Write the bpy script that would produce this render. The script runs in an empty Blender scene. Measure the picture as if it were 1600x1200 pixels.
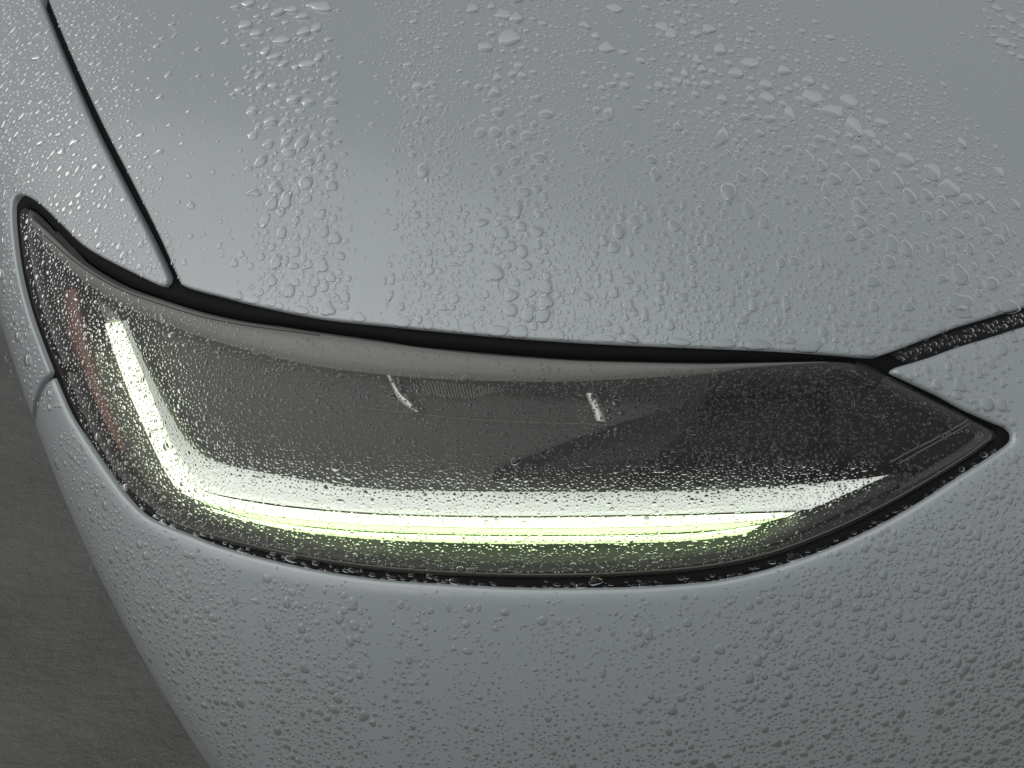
import bpy, math, random
import numpy as np
from mathutils import Vector, Matrix
from mathutils.geometry import delaunay_2d_cdt

rng = np.random.default_rng(7)
random.seed(7)
sc = bpy.context.scene
col = sc.collection

# ------------------------------------------------------------------ camera
PITCH, CAM, FPX = math.radians(38.0), np.array([0.0, -0.50, 1.10]), 1209.0   # focal length in pixels of the 1600x1200 picture
cd = bpy.data.cameras.new('camera')
cam = bpy.data.objects.new('camera', cd); col.objects.link(cam)
cam.location = CAM
cam.rotation_euler = (math.pi / 2 - PITCH, 0, 0)
cd.sensor_fit = 'HORIZONTAL'; cd.sensor_width = 36.0; cd.lens = 36.0 * FPX / 1600.0
cd.clip_start = 0.01; cd.clip_end = 2000
sc.camera = cam

# ------------------------------------------------------------------ overcast daylight
SUN_EL, SUN_AZ = math.radians(44), math.radians(-130)     # azimuth from +Y (behind the car), negative to the left
w = bpy.data.worlds.new('World'); sc.world = w; w.use_nodes = True
nt = w.node_tree; nt.nodes.clear()
sky = nt.nodes.new('ShaderNodeTexSky'); sky.sky_type = 'NISHITA'; sky.sun_disc = False
sky.sun_elevation = SUN_EL; sky.sun_rotation = SUN_AZ
sky.air_density = 1.0; sky.dust_density = 9.0; sky.ozone_density = 1.0
hs = nt.nodes.new('ShaderNodeHueSaturation'); hs.inputs['Saturation'].default_value = 0.16
bg = nt.nodes.new('ShaderNodeBackground'); bg.inputs['Strength'].default_value = 0.085
ou = nt.nodes.new('ShaderNodeOutputWorld')
gam = nt.nodes.new('ShaderNodeGamma'); gam.inputs['Gamma'].default_value = 0.4          # cloud cover evens the sky out
mul = nt.nodes.new('ShaderNodeVectorMath'); mul.operation = 'SCALE'; mul.inputs['Scale'].default_value = 3.4
nt.links.new(sky.outputs[0], hs.inputs['Color']); nt.links.new(hs.outputs[0], gam.inputs[0]); nt.links.new(gam.outputs[0], mul.inputs[0]); 
# standard overcast sky: brightest overhead, falling off evenly towards the horizon all round
tcw = nt.nodes.new('ShaderNodeTexCoord'); sep = nt.nodes.new('ShaderNodeSeparateXYZ'); nt.links.new(tcw.outputs['Generated'], sep.inputs[0])
oc = nt.nodes.new('ShaderNodeMath'); oc.operation = 'MULTIPLY_ADD'; oc.use_clamp = True; oc.inputs[1].default_value = 0.40; oc.inputs[2].default_value = 0.60
nt.links.new(sep.outputs['Z'], oc.inputs[0])
ocm = nt.nodes.new('ShaderNodeVectorMath'); ocm.operation = 'SCALE'; nt.links.new(mul.outputs[0], ocm.inputs[0]); nt.links.new(oc.outputs[0], ocm.inputs['Scale'])
nt.links.new(ocm.outputs[0], bg.inputs[0]); nt.links.new(bg.outputs[0], ou.inputs[0])
sl = bpy.data.lights.new('sun', 'SUN'); sl.energy = 0.9; sl.angle = math.radians(88); sl.color = (1, 0.98, 0.94)
sun = bpy.data.objects.new('sun', sl); col.objects.link(sun)
sdir = Vector((math.sin(SUN_AZ) * math.cos(SUN_EL), math.cos(SUN_AZ) * math.cos(SUN_EL), math.sin(SUN_EL)))
sun.rotation_euler = sdir.to_track_quat('Z', 'Y').to_euler()
sun.location = sdir * 5
vs = sc.view_settings
vs.view_transform = 'Standard'; vs.look = 'None'; vs.gamma = 1.0; vs.exposure = 0.0; vs.use_curve_mapping = False
cy = sc.cycles
cy.max_bounces = 12; cy.transmission_bounces = 8; cy.transparent_max_bounces = 16; cy.glossy_bounces = 6; cy.diffuse_bounces = 4
cy.caustics_refractive = True; cy.caustics_reflective = False; cy.blur_glossy = 0.5; cy.sample_clamp_indirect = 6.0
cy.use_denoising = True

# ------------------------------------------------------------------ materials
def mat(name, color=(.5, .5, .5), rough=.5, metal=0.0, coat=0.0, spec=.5, emit=None, es=0.0, coat_rough=.03):
    m = bpy.data.materials.new(name); m.use_nodes = True
    b = m.node_tree.nodes['Principled BSDF']
    b.inputs['Base Color'].default_value = (*color, 1); b.inputs['Roughness'].default_value = rough
    b.inputs['Metallic'].default_value = metal; b.inputs['Coat Weight'].default_value = coat
    b.inputs['Coat Roughness'].default_value = coat_rough; b.inputs['Specular IOR Level'].default_value = spec
    if emit: b.inputs['Emission Color'].default_value = (*emit, 1); b.inputs['Emission Strength'].default_value = es
    return m
def nodes(m): return m.node_tree.nodes, m.node_tree.links, m.node_tree.nodes['Principled BSDF']
def noise(m, scale, detail=3, vec_scale=None, rough=.5):
    n, l, b = nodes(m)
    tc = n.new('ShaderNodeTexCoord'); t = n.new('ShaderNodeTexNoise')
    t.inputs['Scale'].default_value = scale; t.inputs['Detail'].default_value = detail; t.inputs['Roughness'].default_value = rough
    if vec_scale:
        mp = n.new('ShaderNodeMapping'); mp.inputs['Scale'].default_value = vec_scale
        l.new(tc.outputs['Object'], mp.inputs[0]); l.new(mp.outputs[0], t.inputs['Vector'])
    else: l.new(tc.outputs['Object'], t.inputs['Vector'])
    return t
def ramp(m, fac, stops):
    n, l, b = nodes(m); r = n.new('ShaderNodeValToRGB'); e = r.color_ramp.elements
    for i, (p, c) in enumerate(stops):
        x = e[i] if i < 2 else e.new(p)
        x.position = p; x.color = (*c, 1) if len(c) == 3 else c
    l.new(fac, r.inputs[0]); return r

PAINT = mat('silver_blue_metallic_paint', (.30, .325, .335), .38, .15, 1.0, coat_rough=.2)
t = noise(PAINT, 2600, 1); r = ramp(PAINT, t.outputs[0], [(.3, (.284, .318, .334)), (.7, (.344, .378, .394))])
nodes(PAINT)[1].new(r.outputs[0], nodes(PAINT)[2].inputs['Base Color'])
t = noise(PAINT, 14, 4, (3, .7, .7)); r = ramp(PAINT, t.outputs[0], [(.35, (.26,) * 3), (.7, (.36,) * 3)])
nodes(PAINT)[1].new(r.outputs[0], nodes(PAINT)[2].inputs['Roughness'])

BLACK = mat('black_rubber', (.004, .004, .0045), .6, spec=.12)
GLOSSBLACK = mat('gloss_black_plastic', (.006, .006, .007), .3, spec=.3)
SHELL = mat('black_inner_body', (.006, .006, .006), .8, spec=.1)
HOUSING = mat('dark_housing_plastic', (.03, .03, .03), .45)
REFL_COVER = mat('black_reflection_and_cover', (.004, .004, .005), .5, spec=.2)  # black of the modelled dark lens reflection and of the corner cover
TRIM_AND_SKY = mat('grey_trim_and_sky_reflection', (.17, .175, .17), .45)  # grey of real trim, and of the modelled sky reflection
BROWN = mat('warm_grey_inner_trim', (.07, .065, .058), .4)
AMBER = mat('amber_marker_plastic', (.14, .045, .028), .4)
WHITE = mat('white_light_guide', (.80, .82, .80), .35, emit=(.93, 1, .93), es=.42)
GREEN = mat('green_tinted_tray', (.03, .046, .03), .35)
GLINT = mat('glint_sliver_metal', (.55, .56, .55), .3, .8)  # bright metal for the modelled highlights
LINE = mat('moulded_edge', (.11, .11, .105), .4)
GLOW = mat('daytime_running_light_core', (.9, .95, .85), .4, emit=(.90, 1, .66), es=1.5)
GLOW2 = mat('daytime_running_light_lower', (.9, .95, .85), .4, emit=(.74, 1, .46), es=1.15)
RIBM = mat('light_guide_ribs', (.5, .7, .3), .3, emit=(.92, 1, .7), es=1.1)
GLOW3 = mat('light_guide_band', (.6, .8, .5), .4, emit=(.60, .95, .42), es=.62)

def water_material():
    m = bpy.data.materials.new('rain_water'); m.use_nodes = True
    n, l = m.node_tree.nodes, m.node_tree.links; n.clear()
    g = n.new('ShaderNodeBsdfGlass'); g.inputs['IOR'].default_value = 1.33; g.inputs['Roughness'].default_value = 0.0
    g.inputs['Color'].default_value = (.925, .93, .935, 1)
    o = n.new('ShaderNodeOutputMaterial'); l.new(g.outputs[0], o.inputs[0]); return m
WATER = water_material()

def lens_material():
    m = bpy.data.materials.new('clear_lens_plastic'); m.use_nodes = True
    n, l = m.node_tree.nodes, m.node_tree.links; n.clear()
    fr = n.new('ShaderNodeFresnel'); fr.inputs['IOR'].default_value = 1.38
    ge = n.new('ShaderNodeNewGeometry')
    inv = n.new('ShaderNodeMath'); inv.operation = 'SUBTRACT'; inv.inputs[0].default_value = 1.0; l.new(ge.outputs['Backfacing'], inv.inputs[1])
    mu = n.new('ShaderNodeMath'); mu.operation = 'MULTIPLY'; l.new(fr.outputs[0], mu.inputs[0]); l.new(inv.outputs[0], mu.inputs[1])
    tr = n.new('ShaderNodeBsdfTransparent'); tr.inputs[0].default_value = (.93, .94, .92, 1)
    gl = n.new('ShaderNodeBsdfGlossy'); gl.inputs['Roughness'].default_value = .04
    df = n.new('ShaderNodeBsdfDiffuse'); df.inputs[0].default_value = (.7, .7, .68, 1)
    mist = n.new('ShaderNodeMixShader'); mist.inputs[0].default_value = .010
    l.new(tr.outputs[0], mist.inputs[1]); l.new(df.outputs[0], mist.inputs[2])
    mx = n.new('ShaderNodeMixShader'); l.new(mu.outputs[0], mx.inputs[0]); l.new(mist.outputs[0], mx.inputs[1]); l.new(gl.outputs[0], mx.inputs[2])
    o = n.new('ShaderNodeOutputMaterial'); l.new(mx.outputs[0], o.inputs[0]); return m
LENS = lens_material()

GROUND = mat('wet_tarmac', (.05, .047, .042), .45, spec=.4)
n, l, b = nodes(GROUND)
t1 = noise(GROUND, 3.5, 5, (.8, 1.2, 1), .6); r = ramp(GROUND, t1.outputs[0], [(.3, (.092, .094, .090)), (.7, (.138, .140, .134))])
l.new(r.outputs[0], b.inputs['Base Color'])
t2 = noise(GROUND, 34, 9, (.75, 1.1, 1), .72)
bp = n.new('ShaderNodeBump'); bp.inputs['Strength'].default_value = .6; bp.inputs['Distance'].default_value = .02
l.new(t2.outputs[0], bp.inputs['Height']); l.new(bp.outputs[0], b.inputs['Normal'])
r2 = ramp(GROUND, t1.outputs[0], [(.35, (.22,) * 3), (.65, (.48,) * 3)]); l.new(r2.outputs[0], b.inputs['Roughness'])

# ------------------------------------------------------------------ the form of the car's front corner (metres, real size)
# a smooth solid: front face, bonnet, flank and the slanted nose run into one another
KS = 11.63
FACES = [((0.0, -1, 0.10), (0.15, -.17, .55), 0.10),
         ((-0.003, -.27, 1), (0.1, 0.25, .90), 0.05),
         ((-1, -.4578, -.1578), (-.5613, .15, .65), 0.0003),
         ((-.0667, -.8, .75), (0.15, -.03, .76), 0.10)]
FACES = [(np.array(a, float) / np.linalg.norm(a), np.array(o), k) for a, o, k in FACES]
def body(P):
    V = []
    for a, o, k in FACES:
        q = P - o; v = q @ a
        V.append(v + k * ((q ** 2).sum(-1) - v ** 2))
    V = np.stack(V); m = V.max(0)
    return m + np.log(np.exp(KS * (V - m)).sum(0)) / KS
def normal(P, e=2e-4):
    g = np.stack([body(P + e * np.eye(3)[i]) - body(P - e * np.eye(3)[i]) for i in range(3)], -1)
    return g / np.linalg.norm(g, axis=-1, keepdims=True)
def march(O, D, depth=0.0, n=56, tmax=5.0):
    t = np.zeros(D.shape[:-1])
    for i in range(n):
        t = np.minimum(t + .85 * (body(O + t[..., None] * D) + depth), tmax)
    return t
FW = np.array([0, math.cos(PITCH), -math.sin(PITCH)]); UP = np.array([0, math.sin(PITCH), math.cos(PITCH)]); RT = np.array([1.0, 0, 0])
def at(pts, depth=0.0):
    """photo measurements -> points on the car's form, or `depth` metres beneath its skin"""
    p = np.asarray(pts, float)
    D = FW + (p[..., 0:1] - 800) / FPX * RT + (600 - p[..., 1:2]) / FPX * UP
    D = D / np.linalg.norm(D, axis=-1, keepdims=True)
    return CAM + march(CAM, D, depth)[..., None] * D
# flat chart of the corner, used only for cutting panels out of the form
N0 = np.array([-.35, -.75, .55]); N0 /= np.linalg.norm(N0)
U0 = np.cross([0, 0, 1.0], N0); U0 /= np.linalg.norm(U0); V0 = np.cross(N0, U0)
O0 = np.array([0, 0, .7])
def chart(P): return np.stack([(P - O0) @ U0, (P - O0) @ V0], -1)
def surf(c):
    S = O0 + c[..., 0:1] * U0 + c[..., 1:2] * V0 + 2.0 * N0
    return S + march(S, np.broadcast_to(-N0, S.shape))[..., None] * -N0
def cast(O, D):
    O = np.asarray(O, float); D = np.asarray(D, float)
    return O + march(O, np.broadcast_to(D, O.shape))[..., None] * D
def top(x, y): return cast([[x, y, 2.0]], [0, 0, -1.0])[0]
def front(x, z): return cast([[x, -1.5, z]], [0, 1.0, 0])[0]
def side(y, z): return cast([[-2.0, y, z]], [1.0, 0, 0])[0]

def smooth(pts, step):
    """Catmull-Rom through pts, resampled every `step`"""
    p = np.asarray(pts, float)
    if len(p) > 2:
        q = np.vstack([2 * p[0] - p[1], p, 2 * p[-1] - p[-2]]); out = []
        for i in range(1, len(q) - 2):
            for s in np.linspace(0, 1, 12, endpoint=False):
                a, b_, c, d = q[i - 1:i + 3]
                out.append(.5 * (2 * b_ + (c - a) * s + (2 * a - 5 * b_ + 4 * c - d) * s ** 2 + (3 * b_ - a - 3 * c + d) * s ** 3))
        out.append(p[-1]); p = np.array(out)
    L = np.r_[0, np.cumsum(np.linalg.norm(np.diff(p, axis=0), axis=1))]
    k = max(2, int(round(L[-1] / step)) + 1); s = np.linspace(0, L[-1], k)
    return np.stack([np.interp(s, L, p[:, i]) for i in range(p.shape[1])], -1)
def outline(*segs, step=.004):
    """segments: ('m', photo points) or ('w', world points) -> closed chart polygon, counter-clockwise"""
    out = []
    for kind, pts in segs:
        c = chart(at(smooth(pts, 6))) if kind == 'm' else chart(np.asarray(pts, float))
        out.append(c)
    c = np.vstack(out); c = c[np.r_[True, np.linalg.norm(np.diff(c, axis=0), axis=1) > 1e-5]]
    c = np.vstack([c, c[:1]])
    L = np.r_[0, np.cumsum(np.linalg.norm(np.diff(c, axis=0), axis=1))]
    # keep every drawn vertex, add more where they are far apart
    res = []
    for i in range(len(c) - 1):
        k = max(1, int(np.ceil((L[i + 1] - L[i]) / step)))
        for j in range(k): res.append(c[i] + (c[i + 1] - c[i]) * j / k)
    res = np.array(res); keep = [0]
    for i in range(1, len(res)):
        if np.linalg.norm(res[i] - res[keep[-1]]) > step * .35: keep.append(i)
    res = res[keep]
    x, y = res.T
    if (x * np.roll(y, -1) - np.roll(x, -1) * y).sum() < 0: res = res[::-1]
    return res
def inside(c, poly):
    x, y = c[..., 0], c[..., 1]; r = np.zeros(x.shape, bool); n = len(poly); j = n - 1
    for i in range(n):
        xi, yi = poly[i]; xj, yj = poly[j]
        hit = (yi > y) != (yj > y)
        if hit.any(): r ^= hit & (x < (xj - xi) * (y - yi) / (yj - yi + 1e-15) + xi)
        j = i
    return r
def edge_dist(c, poly):
    a = poly; d = np.roll(poly, -1, 0) - a; L2 = (d ** 2).sum(1) + 1e-18
    out = np.empty(len(c))
    for s in range(0, len(c), 2000):
        q = c[s:s + 2000, None] - a; t = np.clip((q * d).sum(-1) / L2, 0, 1)
        out[s:s + 2000] = np.sqrt(((q - t[..., None] * d) ** 2).sum(-1).min(1))
    return out
def shrink(poly, d):
    t = np.roll(poly, -1, 0) - np.roll(poly, 1, 0); t /= np.linalg.norm(t, axis=1, keepdims=True) + 1e-12
    return poly + d * np.stack([-t[:, 1], t[:, 0]], -1)

# ------------------------------------------------------------------ object helpers
def mesh_obj(name, V, Fs, m, parent=None, smooth_shade=True, kind=None, label=None):
    me = bpy.data.meshes.new(name); me.from_pydata([tuple(v) for v in V], [], Fs); me.materials.append(m)
    if smooth_shade: me.polygons.foreach_set('use_smooth', [True] * len(me.polygons))
    me.update()
    o = bpy.data.objects.new(name, me); col.objects.link(o)
    if parent: o.parent = parent
    if kind: o['kind'] = kind
    if label: o['label'] = label
    return o
def panel(name, poly, spacing, m, parent, roll=.003, drop=.0014, flange=.016, base=0.0, depth_fn=None, label=None, lip=(0, 1)):
    lo, hi = poly.min(0), poly.max(0)
    gx, gy = np.meshgrid(np.arange(lo[0], hi[0], spacing), np.arange(lo[1], hi[1], spacing * .866))
    gx = gx + (np.arange(gx.shape[0]) % 2)[:, None] * spacing / 2
    g = np.stack([gx.ravel(), gy.ravel()], -1); g = g[inside(g, poly)]; g = g[edge_dist(g, poly) > spacing * .6]
    pts = [poly]
    for s in (.35, .7, 1.05):
        q = shrink(poly, roll * s); q = q[inside(q, poly)]; q = q[edge_dist(q, poly) > roll * s * .93]; pts.append(q)
    pts.append(g); A = np.vstack(pts)
    nb = len(poly)
    v, e, f, ov, oe, of = delaunay_2d_cdt([Vector(p) for p in A], [], [list(range(nb))], 1, 1e-7)
    c = np.array([(p.x, p.y) for p in v]); d = edge_dist(c, poly)
    P = surf(c); N = normal(P)
    dep = base + drop * (1 - np.minimum(d / roll, 1)) ** 2
    dep += lip[0] * (1 - np.minimum(d / lip[1], 1)) ** 2
    if depth_fn: dep = depth_fn(d, P)
    V = P - N * dep[:, None]
    faces = [list(x) for x in f]
    if flange:
        idx = {}
        for i, o_ in enumerate(ov):
            for q in o_:
                if q < nb: idx[q] = i
        b = [idx[i] for i in range(nb) if i in idx]
        k0 = len(V); V = np.vstack([V, V[b] - N[b] * flange])
        for i in range(len(b)):
            j = (i + 1) % len(b); faces.append([b[j], b[i], k0 + i, k0 + j])
    return mesh_obj(name, V, faces, m, parent, label=label)
def loft(name, rows, m, parent, closed=False, kind=None, label=None):
    """rows: list of equally long point lists"""
    R = len(rows); K = len(rows[0]); V = np.vstack(rows); f = []
    for i in range(R - 1):
        for j in range(K if closed else K - 1):
            a, b_ = i * K + j, i * K + (j + 1) % K
            f.append([a, b_, b_ + K, a + K])
    return mesh_obj(name, V, f, m, parent, kind=kind, label=label)
def even(pts, k):
    p = smooth(pts, 4.0); s = np.linspace(0, len(p) - 1, k); i = np.arange(len(p))
    return np.stack([np.interp(s, i, p[:, a]) for a in range(2)], -1)
def strip(name, A, B, da, db, m, parent, k=90, cross=5, bulge=0.0, label=None, thick=.004):
    """a moulded strip between two edge lines lying da and db beneath the skin, bulging outwards, with sides"""
    a, b_ = even(A, k), even(B, k); rows = []
    for s in np.linspace(0, 1, cross):
        rows.append(at(a * (1 - s) + b_ * s, da * (1 - s) + db * s - bulge * math.sin(math.pi * s)))
    rows = [at(a, da + thick)] + rows + [at(b_, db + thick)]
    return loft(name, rows[::-1], m, parent, label=label)
def tube(name, P, r, m, parent, seg=6):
    P = np.asarray(P); T = np.gradient(P, axis=0); T /= np.linalg.norm(T, axis=1, keepdims=True)
    N = normal(P); B = np.cross(T, N); B /= np.linalg.norm(B, axis=1, keepdims=True); N = np.cross(B, T)
    V = []; K = len(P); f = []
    for i in range(K):
        for j in range(seg):
            a = 2 * math.pi * j / seg; V.append(P[i] + r * (math.cos(a) * N[i] + math.sin(a) * B[i]))
    for i in range(K - 1):
        for j in range(seg):
            f.append([i * seg + j, i * seg + (j + 1) % seg, (i + 1) * seg + (j + 1) % seg, (i + 1) * seg + j])
    return mesh_obj(name, V, f, m, parent)

# ------------------------------------------------------------------ ground
gm = 60
g = mesh_obj('ground', [(-gm, -gm, 0), (gm, -gm, 0), (gm, gm, 0), (-gm, gm, 0)], [[0, 1, 2, 3]], GROUND, smooth_shade=False)
g['kind'] = 'structure'

# ------------------------------------------------------------------ car
car = bpy.data.objects.new('car', None); col.objects.link(car); car.location = (0, 0, 0)
car['label'] = 'front corner of a silver grey car with a lit headlight, covered in raindrops'
car['category'] = 'car'

LENS_TOP = [(33, 322), (47, 330), (78, 361), (125, 406), (187, 443), (250, 466), (312, 485), (375, 499), (440, 508), (500, 517), (600, 531), (650, 539), (720, 546), (800, 553), (900, 560), (1000, 563), (1100, 565), (1200, 564), (1300, 563), (1345, 568), (1400, 592), (1500, 643), (1556, 672)]
LENS_LOW = [(1562, 679), (1556, 688), (1500, 727), (1400, 787), (1300, 837), (1200, 874), (1100, 893), (1000, 902), (900, 905), (800, 905), (700, 902), (600, 895), (500, 882), (400, 862), (300, 836), (250, 814), (208, 785), (180, 757), (142, 700), (112, 640), (90, 585), (70, 535), (50, 480), (36, 420), (28, 360), (27, 335)]
P_LENS = outline(('m', LENS_TOP), ('m', LENS_LOW))

FENDER_CUT = [(62, 0), (95, 83), (140, 186), (190, 286), (230, 364), (258, 424), (263, 440)]
FENDER_LOW = [(258, 446), (245, 444), (203, 424), (156, 400), (125, 380), (94, 350), (65, 322), (47, 309), (33, 303), (22, 307), (18, 322), (19, 360), (27, 424), (42, 486), (60, 538), (76, 580)]
BUMP_CUT = [(76, 586), (66, 595), (57, 612), (51, 632), (49, 650)]
P_FENDER = outline(('w', [side(1.1, .80), top(-.70, 1.1), top(-.60, .75)]), ('m', FENDER_CUT), ('m', FENDER_LOW), ('m', BUMP_CUT),
                   ('w', [side(.16, .53), side(.19, .40), side(.21, .22), side(.60, .22), side(1.1, .22)]))
HOOD_CUT = [(75, 0), (109, 82), (156, 186), (207, 286), (247, 366), (271, 420), (278, 436)]
HOOD_LOW = [(282, 444), (300, 451), (350, 464), (400, 477), (500, 497), (600, 508), (700, 518), (800, 527), (900, 534), (1000, 539), (1100, 543), (1200, 547), (1300, 553), (1345, 557), (1366, 558)]
HOOD_RIGHT = [(1374, 556), (1400, 547), (1450, 528), (1500, 509), (1560, 491), (1600, 479), (1680, 455), (1800, 421), (2000, 370), (2200, 328)]
P_HOOD = outline(('w', [top(-.585, .75), ]), ('m', HOOD_CUT), ('m', HOOD_LOW), ('m', HOOD_RIGHT), ('w', [top(.95, at([(2200, 328)])[0][1]), top(.95, 1.1), top(-.68, 1.1)]))
NOSE_UP = [(2200, 359), (2000, 401), (1800, 452), (1680, 487), (1600, 510), (1550, 526), (1500, 541), (1450, 559), (1403, 573)]
NOSE_TIP = [(1396, 577), (1395, 582), (1420, 594), (1470, 618), (1510, 640), (1550, 658), (1574, 668)]
BUMP_TOP = [(1583, 677), (1583, 690), (1560, 709), (1500, 748), (1450, 781), (1380, 822), (1300, 859), (1250, 878), (1200, 894), (1150, 906), (1100, 914), (1000, 921), (900, 923), (800, 922), (700, 917), (600, 910), (500, 896), (400, 874), (337, 856), (300, 842), (234, 815), (199, 786), (169, 748), (130, 690), (104, 647), (80, 592)]
BUMP_CUT2 = [(78, 592), (69, 599), (61, 614), (55, 633), (53, 650)]
P_BUMP = outline(('w', [front(.95, .62), top(.95, at([(2200, 359)])[0][1])]), ('m', NOSE_UP), ('m', NOSE_TIP), ('m', BUMP_TOP), ('m', BUMP_CUT2),
                 ('w', [side(.155, .53), side(.185, .40), side(.205, .22), side(.10, .16), front(-.25, .14), front(.2, .12), front(.95, .12)]))

hood = panel('hood', P_HOOD, .011, PAINT, car)
fender = panel('fender', P_FENDER, .010, PAINT, car)
bumper = panel('bumper', P_BUMP, .007, PAINT, car, lip=(.0018, .013))
# dark structure behind the panels, closes the gaps
P_SHELL = outline(('w', [side(1.08, .78), top(-.66, 1.08), top(.94, 1.08), top(.94, 0.1), front(.94, .6), front(.94, .14), front(-.25, .15), side(.12, .18), side(.6, .24), side(1.08, .24)]), step=.02)
shell = panel('inner_structure', P_SHELL, .03, SHELL, car, flange=0, depth_fn=lambda d, P: np.full(len(d), .115))

# the rest of the car's front that stands over the bonnet: scuttle, windscreen, pillars and the start of the roof
def sheet(name, fn, nu, nv, m, parent, thick=.012):
    u, v = np.meshgrid(np.linspace(0, 1, nu), np.linspace(0, 1, nv)); A = fn(u, v).reshape(-1, 3); f = []
    B = A + np.array([0, thick * .7, -thick * .7]); k0 = nu * nv
    for j in range(nv - 1):
        for i in range(nu - 1):
            a = j * nu + i; f.append([a, a + 1, a + nu + 1, a + nu]); f.append([k0 + a, k0 + a + nu, k0 + a + nu + 1, k0 + a + 1])
    rim = [i for i in range(nu)] + [j * nu + nu - 1 for j in range(1, nv)] + [(nv - 1) * nu + i for i in range(nu - 2, -1, -1)] + [j * nu for j in range(nv - 2, 0, -1)]
    for a, b_ in zip(rim, rim[1:] + rim[:1]): f.append([b_, a, k0 + a, k0 + b_])
    return mesh_obj(name, np.vstack([A, B]), f, m, parent)
GLASSD = mat('dark_windscreen_glass', (.01, .012, .012), .05)
ZC = float(top(.37, 1.1)[2])
def wind(x0, x1, a, b_):
    def fn(u, v):
        x = .37 + (x0 + (x1 - x0) * u) * (1 - .16 * v); y0, z0 = a; y1, z1 = b_
        bow = .22 * ((x - .37) / .78) ** 2
        return np.stack([x, y0 + (y1 - y0) * v + bow, z0 + (z1 - z0) * v + .03 * np.sin(np.pi * v) - .05 * ((x - .37) / .78) ** 2], -1)
    return fn
sheet('scuttle', wind(-1.0, .60, (1.10, ZC - .012), (1.22, ZC + .02)), 24, 3, SHELL, car)
sheet('windscreen', wind(-.78, .60, (1.215, ZC + .03), (1.95, ZC + .52)), 24, 12, GLASSD, car)
sheet('windscreen_pillar', wind(-.86, -.775, (1.205, ZC + .02), (1.96, ZC + .53)), 4, 12, PAINT, car)
sheet('roof', wind(-.80, .55, (1.945, ZC + .535), (2.5, ZC + .57)), 20, 6, PAINT, car)
# underside of the nose
ub = [side(.25, .20), side(.6, .23), side(1.08, .23)]
UB = [(ub[0][0] + .01, ub[0][1], .2), (ub[1][0] + .01, .6, .2), (ub[2][0] + .01, 1.08, .2), (.93, 1.08, .2), (.93, -.06, .18), (.3, -.08, .18), (-.25, -.04, .18)]
mesh_obj('undertray', UB, [list(range(len(UB)))], SHELL, car, smooth_shade=False)

def gap_strip(name, pts, width, depth, m, parent, k=80):
    p = smooth(pts, 5); P = at(p); N = normal(P); T = np.gradient(P, axis=0); T /= np.linalg.norm(T, axis=1, keepdims=True)
    B = np.cross(T, N); rows = []
    for s in (-1, -.6, -.2, .2, .6, 1):
        rows.append(P - N * (depth + .004 * s * s) + B * width * s)
    return loft(name, rows, m, parent)
gap_strip('weatherstrip', [(45, -60), (66, 0), (100, 83), (146, 186), (196, 286), (236, 365), (262, 424), (276, 460)], .012, .011, BLACK, car)
nose_strip = gap_strip('weatherstrip', [(1345, 572), (1372, 568), (1400, 561), (1450, 543), (1500, 525), (1560, 508), (1600, 495), (1680, 471), (1800, 436), (2000, 385), (2200, 343)], .016, .007, GLOSSBLACK, car)
gap_strip('weatherstrip', [(96, 570), (78, 586), (67, 597), (59, 612), (53, 632), (51, 650)], .006, .008, BLACK, car)

# ------------------------------------------------------------------ headlight
def bowl(d, P):
    s = np.clip((d - .002) / .028, 0, 1); s = s * s * (3 - 2 * s)
    return .009 + .055 * s
headlight = panel('headlight', P_LENS, .006, HOUSING, car, roll=.012, flange=0, depth_fn=bowl, label='lit headlight with an angled white light strip in a dark housing')
ring = []
for off, dep in ((.010, .034), (-.0004, .012), (-.003, .0065), (-.009, .0052), (-.016, .0052), (-.024, .012)):
    c = shrink(P_LENS, off); P = surf(c); ring.append(P - normal(P) * dep)
loft('seal', ring[::-1], BLACK, headlight, closed=True)
lens = panel('lens', P_LENS, .008, LENS, headlight, roll=.004, drop=.0022, flange=.006, base=.0008)

SKY_BAND_LOW = [(40, 345), (72, 385), (130, 440), (200, 482), (300, 521), (400, 551), (500, 573), (650, 590), (800, 596), (900, 596), (1050, 588), (1150, 580), (1250, 571), (1310, 567)]
SKY_BAND_TOP = [(38, 331), (78, 366), (130, 413), (190, 449), (255, 471), (315, 490), (378, 504), (500, 522), (600, 536), (720, 551), (800, 558), (900, 564), (1000, 567), (1100, 569), (1200, 567), (1290, 565)]
strip('sky_reflection_band', SKY_BAND_TOP, SKY_BAND_LOW, .008, .012, TRIM_AND_SKY, headlight, cross=4, bulge=.002, thick=.012)  # grey strip standing in for sky reflected by the lens's upper fold

REF_A = [(197, 500), (214, 540), (238, 592), (277, 665), (302, 699), (337, 721), (400, 736), (500, 753), (620, 766), (800, 768), (1000, 768), (1200, 761), (1345, 748), (1392, 741)]
REF_B = [(186, 503), (203, 546), (226, 602), (260, 684), (286, 737), (315, 765), (400, 783), (500, 795), (620, 803), (800, 806), (1000, 804), (1160, 800), (1250, 797), (1268, 795)]
BAR_A = [(190, 502), (207, 546), (231, 602), (264, 686), (289, 738), (317, 767), (400, 786), (500, 798), (620, 806), (800, 809), (1000, 807), (1160, 803), (1245, 800)]
BAR_B = [(164, 506), (178, 550), (201, 612), (238, 696), (264, 746), (294, 776), (400, 802), (500, 814), (620, 821), (800, 825), (1000, 823), (1150, 816), (1228, 808)]
TAPER = np.linspace(0, 1, 90)
strip('reflector', REF_A, REF_B, np.interp(TAPER, [0, .8, 1], [.046, .046, .017]), np.interp(TAPER, [0, .85, 1], [.030, .030, .018]), WHITE, headlight, cross=5)
strip('light_bar', BAR_A, BAR_B, .028, .028, GLOW, headlight, cross=7, bulge=.005, thick=.008)
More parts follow.
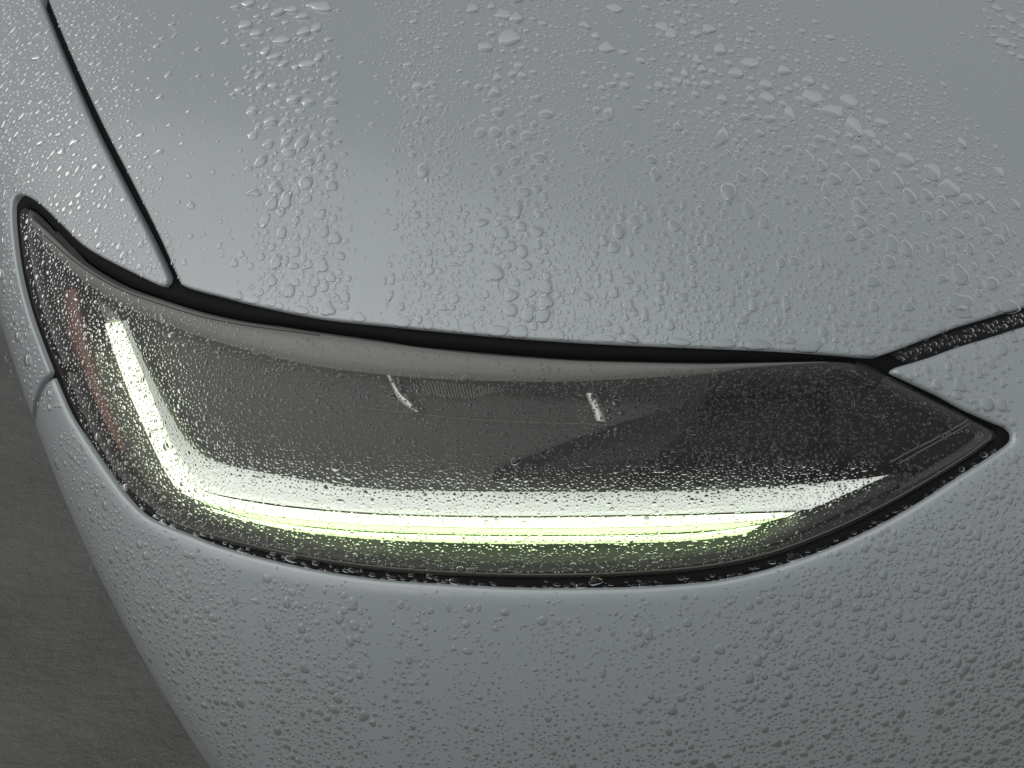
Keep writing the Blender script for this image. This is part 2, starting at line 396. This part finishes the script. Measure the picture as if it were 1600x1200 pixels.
strip('light_guide_band', [(297, 778), (400, 803), (500, 815), (620, 822), (800, 826), (1000, 824), (1150, 817), (1222, 809)],
      [(292, 781), (400, 811), (500, 824), (620, 832), (800, 836), (1000, 834), (1130, 827), (1195, 817)], .029, .028, GLOW3, headlight, cross=3, thick=.006)
strip('lower_light_bar', [(290, 783), (340, 797), (400, 812), (500, 826), (620, 834), (800, 838), (1000, 836), (1100, 832), (1190, 820)],
      [(292, 789), (340, 804), (400, 820), (500, 835), (620, 845), (800, 850), (1000, 848), (1100, 843), (1165, 834)], .027, .026, GLOW2, headlight, cross=5, bulge=.003, thick=.006)
strip('light_tray', [(300, 798), (340, 815), (400, 831), (500, 846), (620, 857), (800, 862), (1000, 860), (1100, 855), (1165, 846)],
      [(310, 815), (345, 831), (400, 848), (500, 863), (620, 872), (800, 876), (1000, 874), (1100, 868), (1170, 856)], .030, .022, GREEN, headlight, cross=4, thick=.01)
strip('end_cap', [(150, 468), (166, 474), (186, 492)], [(166, 505), (178, 504), (190, 503)], .026, .028, TRIM_AND_SKY, headlight, k=12, cross=4, bulge=.002)
strip('side_trim', [(72, 470), (100, 570), (140, 660), (190, 735), (245, 790)], [(128, 470), (156, 570), (188, 650), (228, 725), (268, 775)], .020, .034, BROWN, headlight, k=40, cross=5, bulge=.003, thick=.02)
strip('side_marker', [(98, 455), (108, 520), (131, 600), (154, 660), (186, 718)], [(122, 450), (136, 520), (157, 595), (177, 650), (196, 702)], .016, .017, AMBER, headlight, k=36, cross=4, bulge=.002)
strip('dark_reflection', [(770, 735), (860, 700), (960, 664), (1080, 630), (1180, 600), (1290, 590), (1390, 615), (1480, 660)],
      [(770, 760), (860, 760), (960, 760), (1080, 758), (1180, 752), (1290, 745), (1390, 720), (1470, 675)], .050, .040, REFL_COVER, headlight, k=60, cross=8, bulge=.016, thick=.01)  # black shape standing in for a dark figure's reflection on the lens
strip('corner_cover', [(1296, 574), (1345, 577), (1400, 601), (1500, 651), (1546, 677)], [(1296, 728), (1345, 733), (1400, 734), (1445, 742), (1500, 712), (1548, 684)], .016, .012, REFL_COVER, headlight, k=40, cross=6, bulge=.001, thick=.004)
strip('bezel', [(215, 765), (240, 788), (300, 815), (400, 842), (500, 862), (600, 876), (700, 883), (800, 887), (900, 887), (1000, 883), (1100, 873), (1200, 850), (1300, 808), (1400, 760), (1500, 706), (1545, 680)],
      [(212, 783), (245, 808), (300, 832), (400, 858), (500, 878), (600, 891), (700, 898), (800, 901), (900, 901), (1000, 898), (1100, 889), (1200, 870), (1300, 833), (1400, 783), (1500, 724), (1552, 686)], .012, .006, GLOSSBLACK, headlight, k=140, cross=4, bulge=.0005, thick=.004)
strip('glint_sliver', [(603, 584), (612, 603), (621, 622), (634, 634), (648, 643)], [(614, 584), (623, 604), (631, 615), (642, 624), (657, 645)], .050, .050, GLINT, headlight, k=20, cross=3, bulge=.001)  # reflected highlights inside the lamp, modelled as bright slivers
strip('glint_sliver', [(906, 592), (915, 615), (924, 638), (931, 657)], [(922, 592), (932, 614), (942, 636), (949, 660)], .050, .050, GLINT, headlight, k=20, cross=3, bulge=.001)
tube('moulded_line', at(smooth([(560, 636), (620, 643), (700, 652), (800, 659), (900, 662), (1000, 664), (1080, 662)], 8), .052), .0006, LINE, headlight)
tube('moulded_line', at(smooth([(1392, 722), (1420, 706), (1460, 686), (1500, 664), (1512, 656)], 5), .006), .0007, LINE, headlight)
tube('moulded_line', at(smooth([(1404, 725), (1440, 704), (1480, 682), (1515, 662)], 5), .006), .0006, LINE, headlight)
tube('moulded_line', at(smooth([(250, 803), (300, 826), (400, 853), (500, 873), (600, 886), (700, 893), (800, 897), (900, 897), (1000, 893), (1100, 884), (1200, 864), (1300, 827), (1400, 778), (1500, 718), (1548, 684)], 8), .0045), .0006, LINE, headlight)
tube('moulded_line', at(smooth([(60, 360), (125, 415), (187, 452), (250, 475), (312, 494), (375, 507), (500, 524)], 8), .004), .0006, BLACK, headlight)
# row of fine moulded ribs along the light guide and under the sky reflection band
def ribs(name, A, B, k, depth, half, m):
    a, b_ = even(A, k), even(B, k); V, f = [], []
    for i in range(k):
        d = .5 * (a[min(i + 1, k - 1)] - a[max(i - 1, 0)]) * half
        q = np.array([a[i] - d, a[i] + d, b_[i] + d, b_[i] - d])
        lo = at(q, depth + .003); hi = at(q, depth); s = len(V)
        V += list(lo) + list(hi)
        f += [[s + 7, s + 6, s + 5, s + 4], [s, s + 1, s + 5, s + 4], [s + 1, s + 2, s + 6, s + 5], [s + 2, s + 3, s + 7, s + 6], [s + 3, s, s + 4, s + 7]]
    return mesh_obj(name, V, f, m, headlight, smooth_shade=False, kind='stuff')
ribs('ribs', [(420, 807), (500, 817), (620, 824), (800, 828), (1000, 826), (1130, 820)], [(420, 812), (500, 822), (620, 829.5), (800, 833.5), (1000, 831.5), (1130, 825)], 130, .0265, .27, RIBM)
ribs('ribs', [(655, 592), (730, 597), (812, 600)], [(665, 618), (730, 622), (812, 605)], 32, .050, .28, TRIM_AND_SKY)

# ------------------------------------------------------------------ rain
def in_poly(px, py, poly):
    return inside(np.stack([px, py], -1), np.array(poly, float))
def bump1(x, a, b_, s=5):
    return 1 / (1 + np.exp(-(x - a) / s)) * 1 / (1 + np.exp((x - b_) / s))
CREASE = np.array([(1060, 0), (1090, 40), (1170, 95), (1270, 150), (1340, 195), (1420, 245), (1500, 300), (1600, 390), (1750, 520)], float)
FINE = np.array([(1190, -40), (1230, 10), (1400, 105), (1540, 225), (1600, 300), (1750, 460)], float)
def wob(x, s, seed):
    r_ = np.random.default_rng(seed); a = r_.uniform(0, 6.28, 5)
    return sum(math.sin(1) * np.sin(x / s * (k + 1) + a[k]) / (k + 1) for k in range(5))
# (spot list) each layer: coverage field, median radius in photo pixels, spread, stretch along the slope
def cover_paint(x, y, layer):
    """layer 0 big, 1 middle, 2 small, 3 mist; coverage of each on the painted panels"""
    c = np.zeros(x.shape)
    xs = x - .07 * (y - 250) + 4 * wob(y, 60, 3)
    hoodz = y < np.interp(x, [0, 270, 400, 800, 1370, 1600], [800, 445, 480, 530, 560, 480])
    cutx = np.interp(y, [0, 85, 190, 290, 370, 440], [68, 100, 146, 196, 236, 268])
    left = x < cutx
    crease = np.interp(x, CREASE[:, 0], CREASE[:, 1]); fine = np.interp(x, FINE[:, 0], FINE[:, 1], left=-999)
    H = hoodz & ~left
    leftH = H & (x < 1000)
    near = np.clip(1 - (x - cutx) / np.interp(y, [0, 150, 300, 450], [190, 120, 60, 15]), 0, 1)
    t = [
        .34 * bump1(xs, 395, 520) + .30 * bump1(xs, 755, 850) + .08 * bump1(xs, 935, 975),
        .26 * bump1(xs, 385, 530) + .22 * bump1(xs, 755, 860) + .14 * bump1(xs, 640, 700) + .22 * bump1(xs, 925, 970) + .10 * bump1(xs, 520, 530, 3) + .12 * bump1(xs, 598, 606, 3) + .12 * bump1(xs, 724, 734, 3) + .05 * bump1(xs, 255, 300) + .07 * bump1(xs, 362, 376, 4) + .006,
        .20 * bump1(xs, 620, 712) + .14 * bump1(xs, 395, 530) + .16 * bump1(xs, 755, 940) + .07 * bump1(xs, 524, 530, 3) + .02 * bump1(xs, 710, 750) + .35 * near + .006,
        .22 * bump1(xs, 620, 740) + .10 * bump1(xs, 395, 530) + .20 * bump1(xs, 770, 975) + .25 * near + .010][layer]
    c = np.where(leftH, t * 1.25, c)
    d = y - crease
    ins = 1 / (1 + np.exp(-(d + 8) / 10))
    band = (1 - ins) * (1 / (1 + np.exp(-(y - fine) / 12)))
    ridge = np.exp(-((d - 30) / 55) ** 2)
    far = np.clip(1 - d / 330, 0.25, 1)
    t = [.26 * ridge * (x > 1040) + .13 * ins * far, .32 * ins * (.5 + .5 * far) + .05 * band, .24 * ins + .28 * band + .012, .16 * ins + .30 * band + .012][layer]
    corner = bump1(x, 1535, 2000, 6) * (y < 65 + (x - 1540) * .5)
    t = t + corner * [.3, .2, .1, .05][layer]
    clearcol = 1 - .8 * bump1(xs, 1000, 1016, 4)
    t = t * clearcol * 1.2
    blend = np.clip((x - 960) / 80, 0, 1)
    c = np.where(H, c * (1 - blend) * (x < 1000) + t * blend * 1.0 + 0, c)
    # fender: fine and dense
    c = np.where(left & (y < 640), [.02, .10, .30, .35][layer], c)
    # bumper
    B = ~hoodz & ~(left & (y < 600))
    lowl = np.clip((520 - x) / 250, 0, 1)
    low = np.clip((y - np.interp(x, [200, 450, 700, 1000, 1600], [850, 1000, 1060, 1090, 1000])) / 80, 0, 1)
    rgt = bump1(x, 1130, 2000, 25)
    rr = bump1(x, 1455, 2000, 8) * (y > 840)
    clear = 1 - .85 * bump1(x - .03 * (y - 1000), 1416, 1446, 6) * (y > 940)
    xb = x - .05 * (y - 1000) + 5 * wob(y, 50, 9)
    colb = bump1(xb, 325, 372, 6) + .8 * bump1(xb, 418, 440, 5) + .6 * bump1(xb, 262, 290, 6)
    clr2 = 1 - .85 * bump1(xb, 376, 410, 6)
    for a_, b2 in ((575, 612), (668, 702), (790, 815), (905, 925), (1098, 1122), (1236, 1250), (1318, 1330)): clr2 = clr2 * (1 - .75 * bump1(xb, a_, b2, 4))
    t = [.006 + .03 * bump1(xb, 440, 560) + .03 * rgt + .02 * rr + .01 * colb,
         .035 + .08 * bump1(xb, 440, 640) + .13 * rgt + .08 * rr + .16 * colb + .05 * bump1(xb, 720, 770) + .05 * bump1(xb, 980, 1090),
         .06 + .20 * lowl + .18 * rgt + .20 * rr + .30 * colb + .14 * low + .08 * bump1(xb, 850, 1100) + .08 * bump1(xb, 440, 700),
         .08 + .36 * lowl + .14 * rgt + .20 * rr + .14 * colb + .26 * low + .06 * bump1(xb, 440, 1100)][layer]
    t = t * clear * clr2 * (1 - .40 * bump1(x, 560, 1120, 40))
    lip = np.interp(x, [80, 140, 199, 300, 400, 600, 900, 1100, 1300, 1500, 1583], [592, 700, 788, 846, 878, 914, 927, 918, 863, 752, 680])
    under = np.clip((y - lip - 8) / 45, .08, 1)
    t = t * np.where(x < 1250, under, np.clip(under * 1.6, 0, 1))
    nose = B & (y < 690) & (x > 1390)
    tn = [.12, .24, .16, .08][layer] * np.clip((1600 - x) / 40, .1, 1)
    t = np.where(nose, tn, t)
    return np.where(B, t, c)
def cover_lens(x, y, layer):
    topb = np.interp(x, [40, 130, 300, 500, 800, 1050, 1300], [345, 440, 521, 573, 596, 588, 567])
    in_top = y < topb
    glow = np.exp(-((y - np.interp(x, [300, 500, 900, 1300], [720, 758, 768, 755])) / 22) ** 2) * (x > 300)
    rgt = bump1(x, 950, 1500, 60) * (y < 740)
    lf = bump1(x, -50, 330, 30)
    t = [0 * x, .012 + .02 * rgt, .07 + .12 * glow + .14 * rgt + .09 * lf, .17 + .22 * glow + .10 * rgt + .15 * lf][layer]
    dark_right = bump1(x, 1330, 1700, 25)
    t = t * (1 - .65 * dark_right)
    return np.where(in_top, t * .28, t)
RAD = [(8.0, .28), (4.9, .22), (3.0, .2), (1.95, .16)]
RAD_L = [(6.0, .2), (4.0, .22), (2.4, .2), (1.5, .16)]
def scatter(cover, xr, yr, rad, seed):
    r_ = np.random.default_rng(seed); cx, cy_, cr = [], [], []
    area = (xr[1] - xr[0]) * (yr[1] - yr[0])
    for k, (m, s) in enumerate(rad):
        n_ = int(area * .75 / (math.pi * m * m)); x = r_.uniform(*xr, n_); y = r_.uniform(*yr, n_)
        keep = r_.uniform(0, .75, n_) < cover(x, y, k) * 1.25
        x, y = x[keep], y[keep]; cx.append(x); cy_.append(y); cr.append(m * np.exp(r_.normal(0, s, len(x))))
    return np.concatenate(cx), np.concatenate(cy_), np.concatenate(cr)
def pack(x, y, r, gap=1.0, fixed=()):
    o = np.argsort(-r); cell = 16.0; grid = {}; out = []
    def ok(i, xi, yi, ri):
        gx, gy = int(xi // cell), int(yi // cell); k = 1 if ri < 7 else 2
        for a in range(gx - 2, gx + 3):
            for b_ in range(gy - 2, gy + 3):
                for (xx, yy, rr) in grid.get((a, b_), ()):
                    if (xx - xi) ** 2 + (yy - yi) ** 2 < (gap * (rr + ri)) ** 2: return False
        return True
    for (xx, yy, rr) in fixed: grid.setdefault((int(xx // cell), int(yy // cell)), []).append((xx, yy, rr))
    for i in o:
        if ok(i, x[i], y[i], r[i]):
            grid.setdefault((int(x[i] // cell), int(y[i] // cell)), []).append((x[i], y[i], r[i])); out.append(i)
    return np.array(out)
def drop_geometry(P, N, rx, ry, h, seed, seg, rho, irregular=.16, taper=.25, bottom=False):
    """(K drops) x (ring vertices); each drop a low dome with an uneven rim, tail up the slope"""
    r_ = np.random.default_rng(seed); K = len(P)
    gvec = np.array([0, 0, -1.0]); T2 = gvec - (N @ gvec)[:, None] * N
    T2 /= np.linalg.norm(T2, axis=1, keepdims=True) + 1e-9; T1 = np.cross(N, T2)
    th = np.linspace(0, 2 * math.pi, seg, endpoint=False)
    rim = np.ones((K, seg))
    for k_, a in ((2, 1.0), (3, .7), (4, .4), (5, .25)):
        rim += irregular * a * r_.normal(0, .6, (K, 1)) * np.cos(k_ * th + r_.uniform(0, 6.28, (K, 1)))
    rim = np.clip(rim, .55, 1.6)
    X = rim * np.cos(th) * rx[:, None]; Y = rim * np.sin(th) * ry[:, None]
    tp = r_.uniform(0, taper, (K, 1)) * 1.6
    X = X * (1 + tp * np.sin(th) * .55)
    rings = []
    for q, z in rho:
        off = .20 * ry[:, None] * (z if z > 0 else 0)     # crown sits a little down the slope
        rings.append(P[:, None] + T1[:, None] * (X * q)[..., None] + T2[:, None] * (Y * q + off)[..., None] + N[:, None] * (h * z)[:, None, None])
    apex = P + T2 * (.20 * ry)[:, None] + N * h[:, None]
    V = np.concatenate(rings + [apex[:, None]], 1)
    f = []; R = len(rho)
    for i in range(R - 1):
        for j in range(seg):
            k_ = (j + 1) % seg; f.append((i * seg + j, i * seg + k_, (i + 1) * seg + k_, (i + 1) * seg + j))
    tri = [((R - 1) * seg + j, (R - 1) * seg + (j + 1) % seg, R * seg) for j in range(seg)]
    if bottom: tri += [(0, (j + 2), (j + 1)) for j in range(seg - 2)]
    return V, f, tri
def fast_mesh(name, V, quads, tris, m, parent, kind=None):
    K, n_ = V.shape[:2]; Vf = V.reshape(-1, 3); off = (np.arange(K) * n_)[:, None, None]
    Q = (np.array(quads, int)[None] + off).reshape(-1, 4); T = (np.array(tris, int)[None] + off).reshape(-1, 3)
    me = bpy.data.meshes.new(name); me.vertices.add(len(Vf)); me.vertices.foreach_set('co', Vf.astype(np.float32).ravel())
    loops = np.concatenate([Q.ravel(), T.ravel()]); me.loops.add(len(loops)); me.loops.foreach_set('vertex_index', loops.astype(np.int32))
    ls = np.concatenate([np.arange(len(Q)) * 4, len(Q) * 4 + np.arange(len(T)) * 3])
    me.polygons.add(len(ls)); me.polygons.foreach_set('loop_start', ls.astype(np.int32))
    me.polygons.foreach_set('use_smooth', np.ones(len(ls), bool)); me.materials.append(m); me.update(calc_edges=True); me.validate()
    o = bpy.data.objects.new(name, me); col.objects.link(o); o.parent = parent
    if kind: o['kind'] = kind
    return o

# drops that lean over the bonnet's lower edge, and the largest single ones (centre, half width, half height as measured)
BEADS = [(395, 467, 12, 7), (425, 472, 8, 6), (470, 484, 14, 6), (560, 495, 13, 7), (630, 503, 14, 8), (669, 506, 9, 9), (732, 515, 13, 8), (778, 517, 17, 9), (812, 518, 14, 11), (873, 522, 10, 9), (950, 529, 13, 6), (1062, 534, 18, 7), (1131, 536, 19, 8), (1184, 538, 22, 9), (1262, 542, 23, 9), (1355, 548, 13, 9), (1440, 521, 14, 8), (1470, 508, 10, 8), (1505, 486, 16, 9), (1578, 479, 18, 8)]
BIG = [(795, 58, 17, 12), (786, 22, 12, 8), (1268, 152, 16, 11), (1300, 173, 19, 9), (1325, 157, 14, 10), (1333, 197, 13, 15), (1357, 210, 11, 8), (1341, 235, 14, 9), (1413, 248, 15, 10), (1456, 268, 14, 12), (1482, 294, 17, 12), (1187, 273, 12, 12), (1171, 98, 14, 8), (1198, 152, 11, 9), (1335, 276, 11, 10), (1400, 280, 10, 12), (1373, 292, 8, 9), (1233, 177, 8, 11), (1264, 246, 8, 11), (1500, 428, 14, 14), (1500, 470, 19, 12), (1526, 440, 9, 10), (1394, 380, 10, 13), (1470, 395, 10, 12), (1128, 212, 9, 14), (1169, 325, 10, 14), (1048, 52, 9, 8), (1034, 41, 10, 8), (960, 12, 12, 7), (947, 74, 12, 8), (440, 62, 14, 6), (480, 100, 13, 6), (500, 10, 22, 6), (436, 260, 8, 9), (462, 295, 8, 10), (414, 343, 8, 10), (478, 363, 7, 9), (750, 207, 8, 10), (700, 262, 6, 9), (1560, 268, 9, 7), (1500, 600, 10, 11), (1567, 543, 9, 10), (1584, 525, 8, 8), (1530, 580, 7, 9), (1550, 565, 8, 9)]
FIX = [(x, y, max(a, b_) * .8) for x, y, a, b_ in BEADS + BIG]
px, py, pr = scatter(cover_paint, (-180, 1960), (-110, 1320), RAD, 11)
pr = np.minimum(pr, np.where(py > 700, 7.5, 10.5))
k = pack(px, py, pr, 1.0, FIX); px, py, pr = px[k], py[k], pr[k]
spec = np.concatenate([np.stack([px, py, pr, pr, np.zeros(len(px))], 1),
                       np.array([(x, y, a, b_, 1) for x, y, a, b_ in BIG], float), np.array([(x, y, a, b_, 2) for x, y, a, b_ in BEADS], float)])
P = at(spec[:, :2]); good = np.linalg.norm(P - CAM, axis=1) < 3.0
N = normal(P); C2 = chart(P)
dist = (P - CAM) @ FW; V_ = (P - CAM); V_ /= np.linalg.norm(V_, axis=1, keepdims=True)
facing = np.abs((V_ * N).sum(1))
jr = np.random.default_rng(5)
n_ = len(spec); kind_ = spec[:, 4]
hand = kind_ > 0
rx = spec[:, 2] / FPX * dist
ry = np.where(hand, spec[:, 3] / FPX * dist / np.clip(facing, .45, 1), rx * np.exp(jr.normal(.10, .20, n_)))
rx = np.where(hand, rx, rx * np.exp(jr.normal(-.02, .13, n_)))
hh = np.sqrt(rx * ry) * np.where(kind_ == 2, .20, np.where(kind_ == 1, .24, np.where(spec[:, 1] > 700, jr.uniform(.22, .32, n_), jr.uniform(.32, .44, n_))))
owner = np.full(n_, -1)
for i, poly in enumerate((P_HOOD, P_FENDER, P_BUMP)):
    ok = inside(C2, poly); ok &= (edge_dist(C2, poly) > np.where(hand, .0, rx * .9)); owner[ok] = i
owner[~good | (facing < .16)] = -1
PANELS = (hood, fender, bumper)
size = np.sqrt(rx * ry) / dist
vis = (spec[:, 0] > 2) & (spec[:, 0] < 1598) & (spec[:, 1] > 2) & (spec[:, 1] < 1198)
order = np.argsort(-np.where((owner >= 0) & vis, size, 0)); singles = order[:300]
is_single = np.zeros(n_, bool); is_single[singles] = True; is_single &= owner >= 0
RHO_BIG, RHO_S = ((.93, -.06), (1.0, .22), (.97, .46), (.88, .70), (.70, .87), (.42, .97)), ((.93, -.06), (1.0, .25), (.78, .8))
V, q_, t_ = drop_geometry(P[is_single], N[is_single], rx[is_single], ry[is_single], hh[is_single], 31, 20, RHO_BIG, .17, .3)
for v_, ow, p_ in zip(V, owner[is_single], P[is_single]):
    o = fast_mesh('water_drop', (v_ - p_)[None], q_, t_, WATER, PANELS[ow]); o.location = p_
for i in range(3):
    for lo, hi, seg, rho in ((3.6, 99, 14, ((.93, -.06), (1.0, .22), (.95, .52), (.75, .85), (.40, .98))), (0, 3.6, 9, RHO_S)):
        s = (owner == i) & ~is_single & (spec[:, 2] >= lo) & (spec[:, 2] < hi)
        if s.any():
            V, q_, t_ = drop_geometry(P[s], N[s], rx[s], ry[s], hh[s], 40 + i, seg, rho, .17, .3)
            fast_mesh('water_droplets', V, q_, t_, WATER, PANELS[i], 'stuff')
# water lying in the gap below the bonnet's corner
wx = jr.uniform(1400, 1760, 420); wy = np.interp(wx, [1372, 1450, 1560, 1600, 1800], [568, 543, 508, 495, 436]) + jr.normal(0, 4.5, 420)
wr = 2.6 * np.exp(jr.normal(0, .3, 420)); k = pack(wx, wy, wr, 1.0); P = at(np.stack([wx[k], wy[k]], -1), .0068); N = normal(P); dist = (P - CAM) @ FW
rx = wr[k] / FPX * dist
V, q_, t_ = drop_geometry(P, N, rx * 1.2, rx, rx * .4, 91, 10, RHO_S, .2, .3)
fast_mesh('water_droplets', V, q_, t_, WATER, nose_strip, 'stuff')
# beads caught on the rubber below the lens
wx = jr.uniform(200, 1560, 260); wy = np.interp(wx, [p_[0] for p_ in BUMP_TOP[::-1]], [p_[1] for p_ in BUMP_TOP[::-1]]) - jr.uniform(4, 15, 260)
wr = 3.0 * np.exp(jr.normal(0, .4, 260)); k = pack(wx, wy, wr, 1.0); P = at(np.stack([wx[k], wy[k]], -1), .0050); N = normal(P); dist = (P - CAM) @ FW
rx = wr[k] / FPX * dist
V, q_, t_ = drop_geometry(P, N, rx * 1.5, rx * .8, rx * .4, 93, 10, RHO_S, .2, .3)
fast_mesh('water_droplets', V, q_, t_, WATER, headlight, 'stuff')
# lens rain
lx, ly, lr = scatter(cover_lens, (10, 1580), (300, 920), RAD_L, 23)
k = pack(lx, ly, lr, .98); lx, ly, lr = lx[k], ly[k], lr[k]
P = at(np.stack([lx, ly], -1)); N = normal(P); C2 = chart(P); dist = (P - CAM) @ FW
s = inside(C2, P_LENS) & (edge_dist(C2, P_LENS) > .005)
P, N, dist, lr = P[s], N[s], dist[s], lr[s]
P = P - N * .0003
rx = lr / FPX * dist; ry = rx * np.exp(jr.normal(.02, .2, len(rx))); rx = rx * np.exp(jr.normal(.05, .2, len(rx)))
V, q_, t_ = drop_geometry(P, N, rx, ry, np.sqrt(rx * ry) * jr.uniform(.16, .30, len(rx)), 77, 8, ((1.0, -.02), (.85, .5), (.5, .88)), .2, .3, True)
fast_mesh('water_droplets', V, q_, t_, WATER, headlight, 'stuff')
print('DROPS', len(spec), (owner >= 0).sum(), 'lens', len(rx))
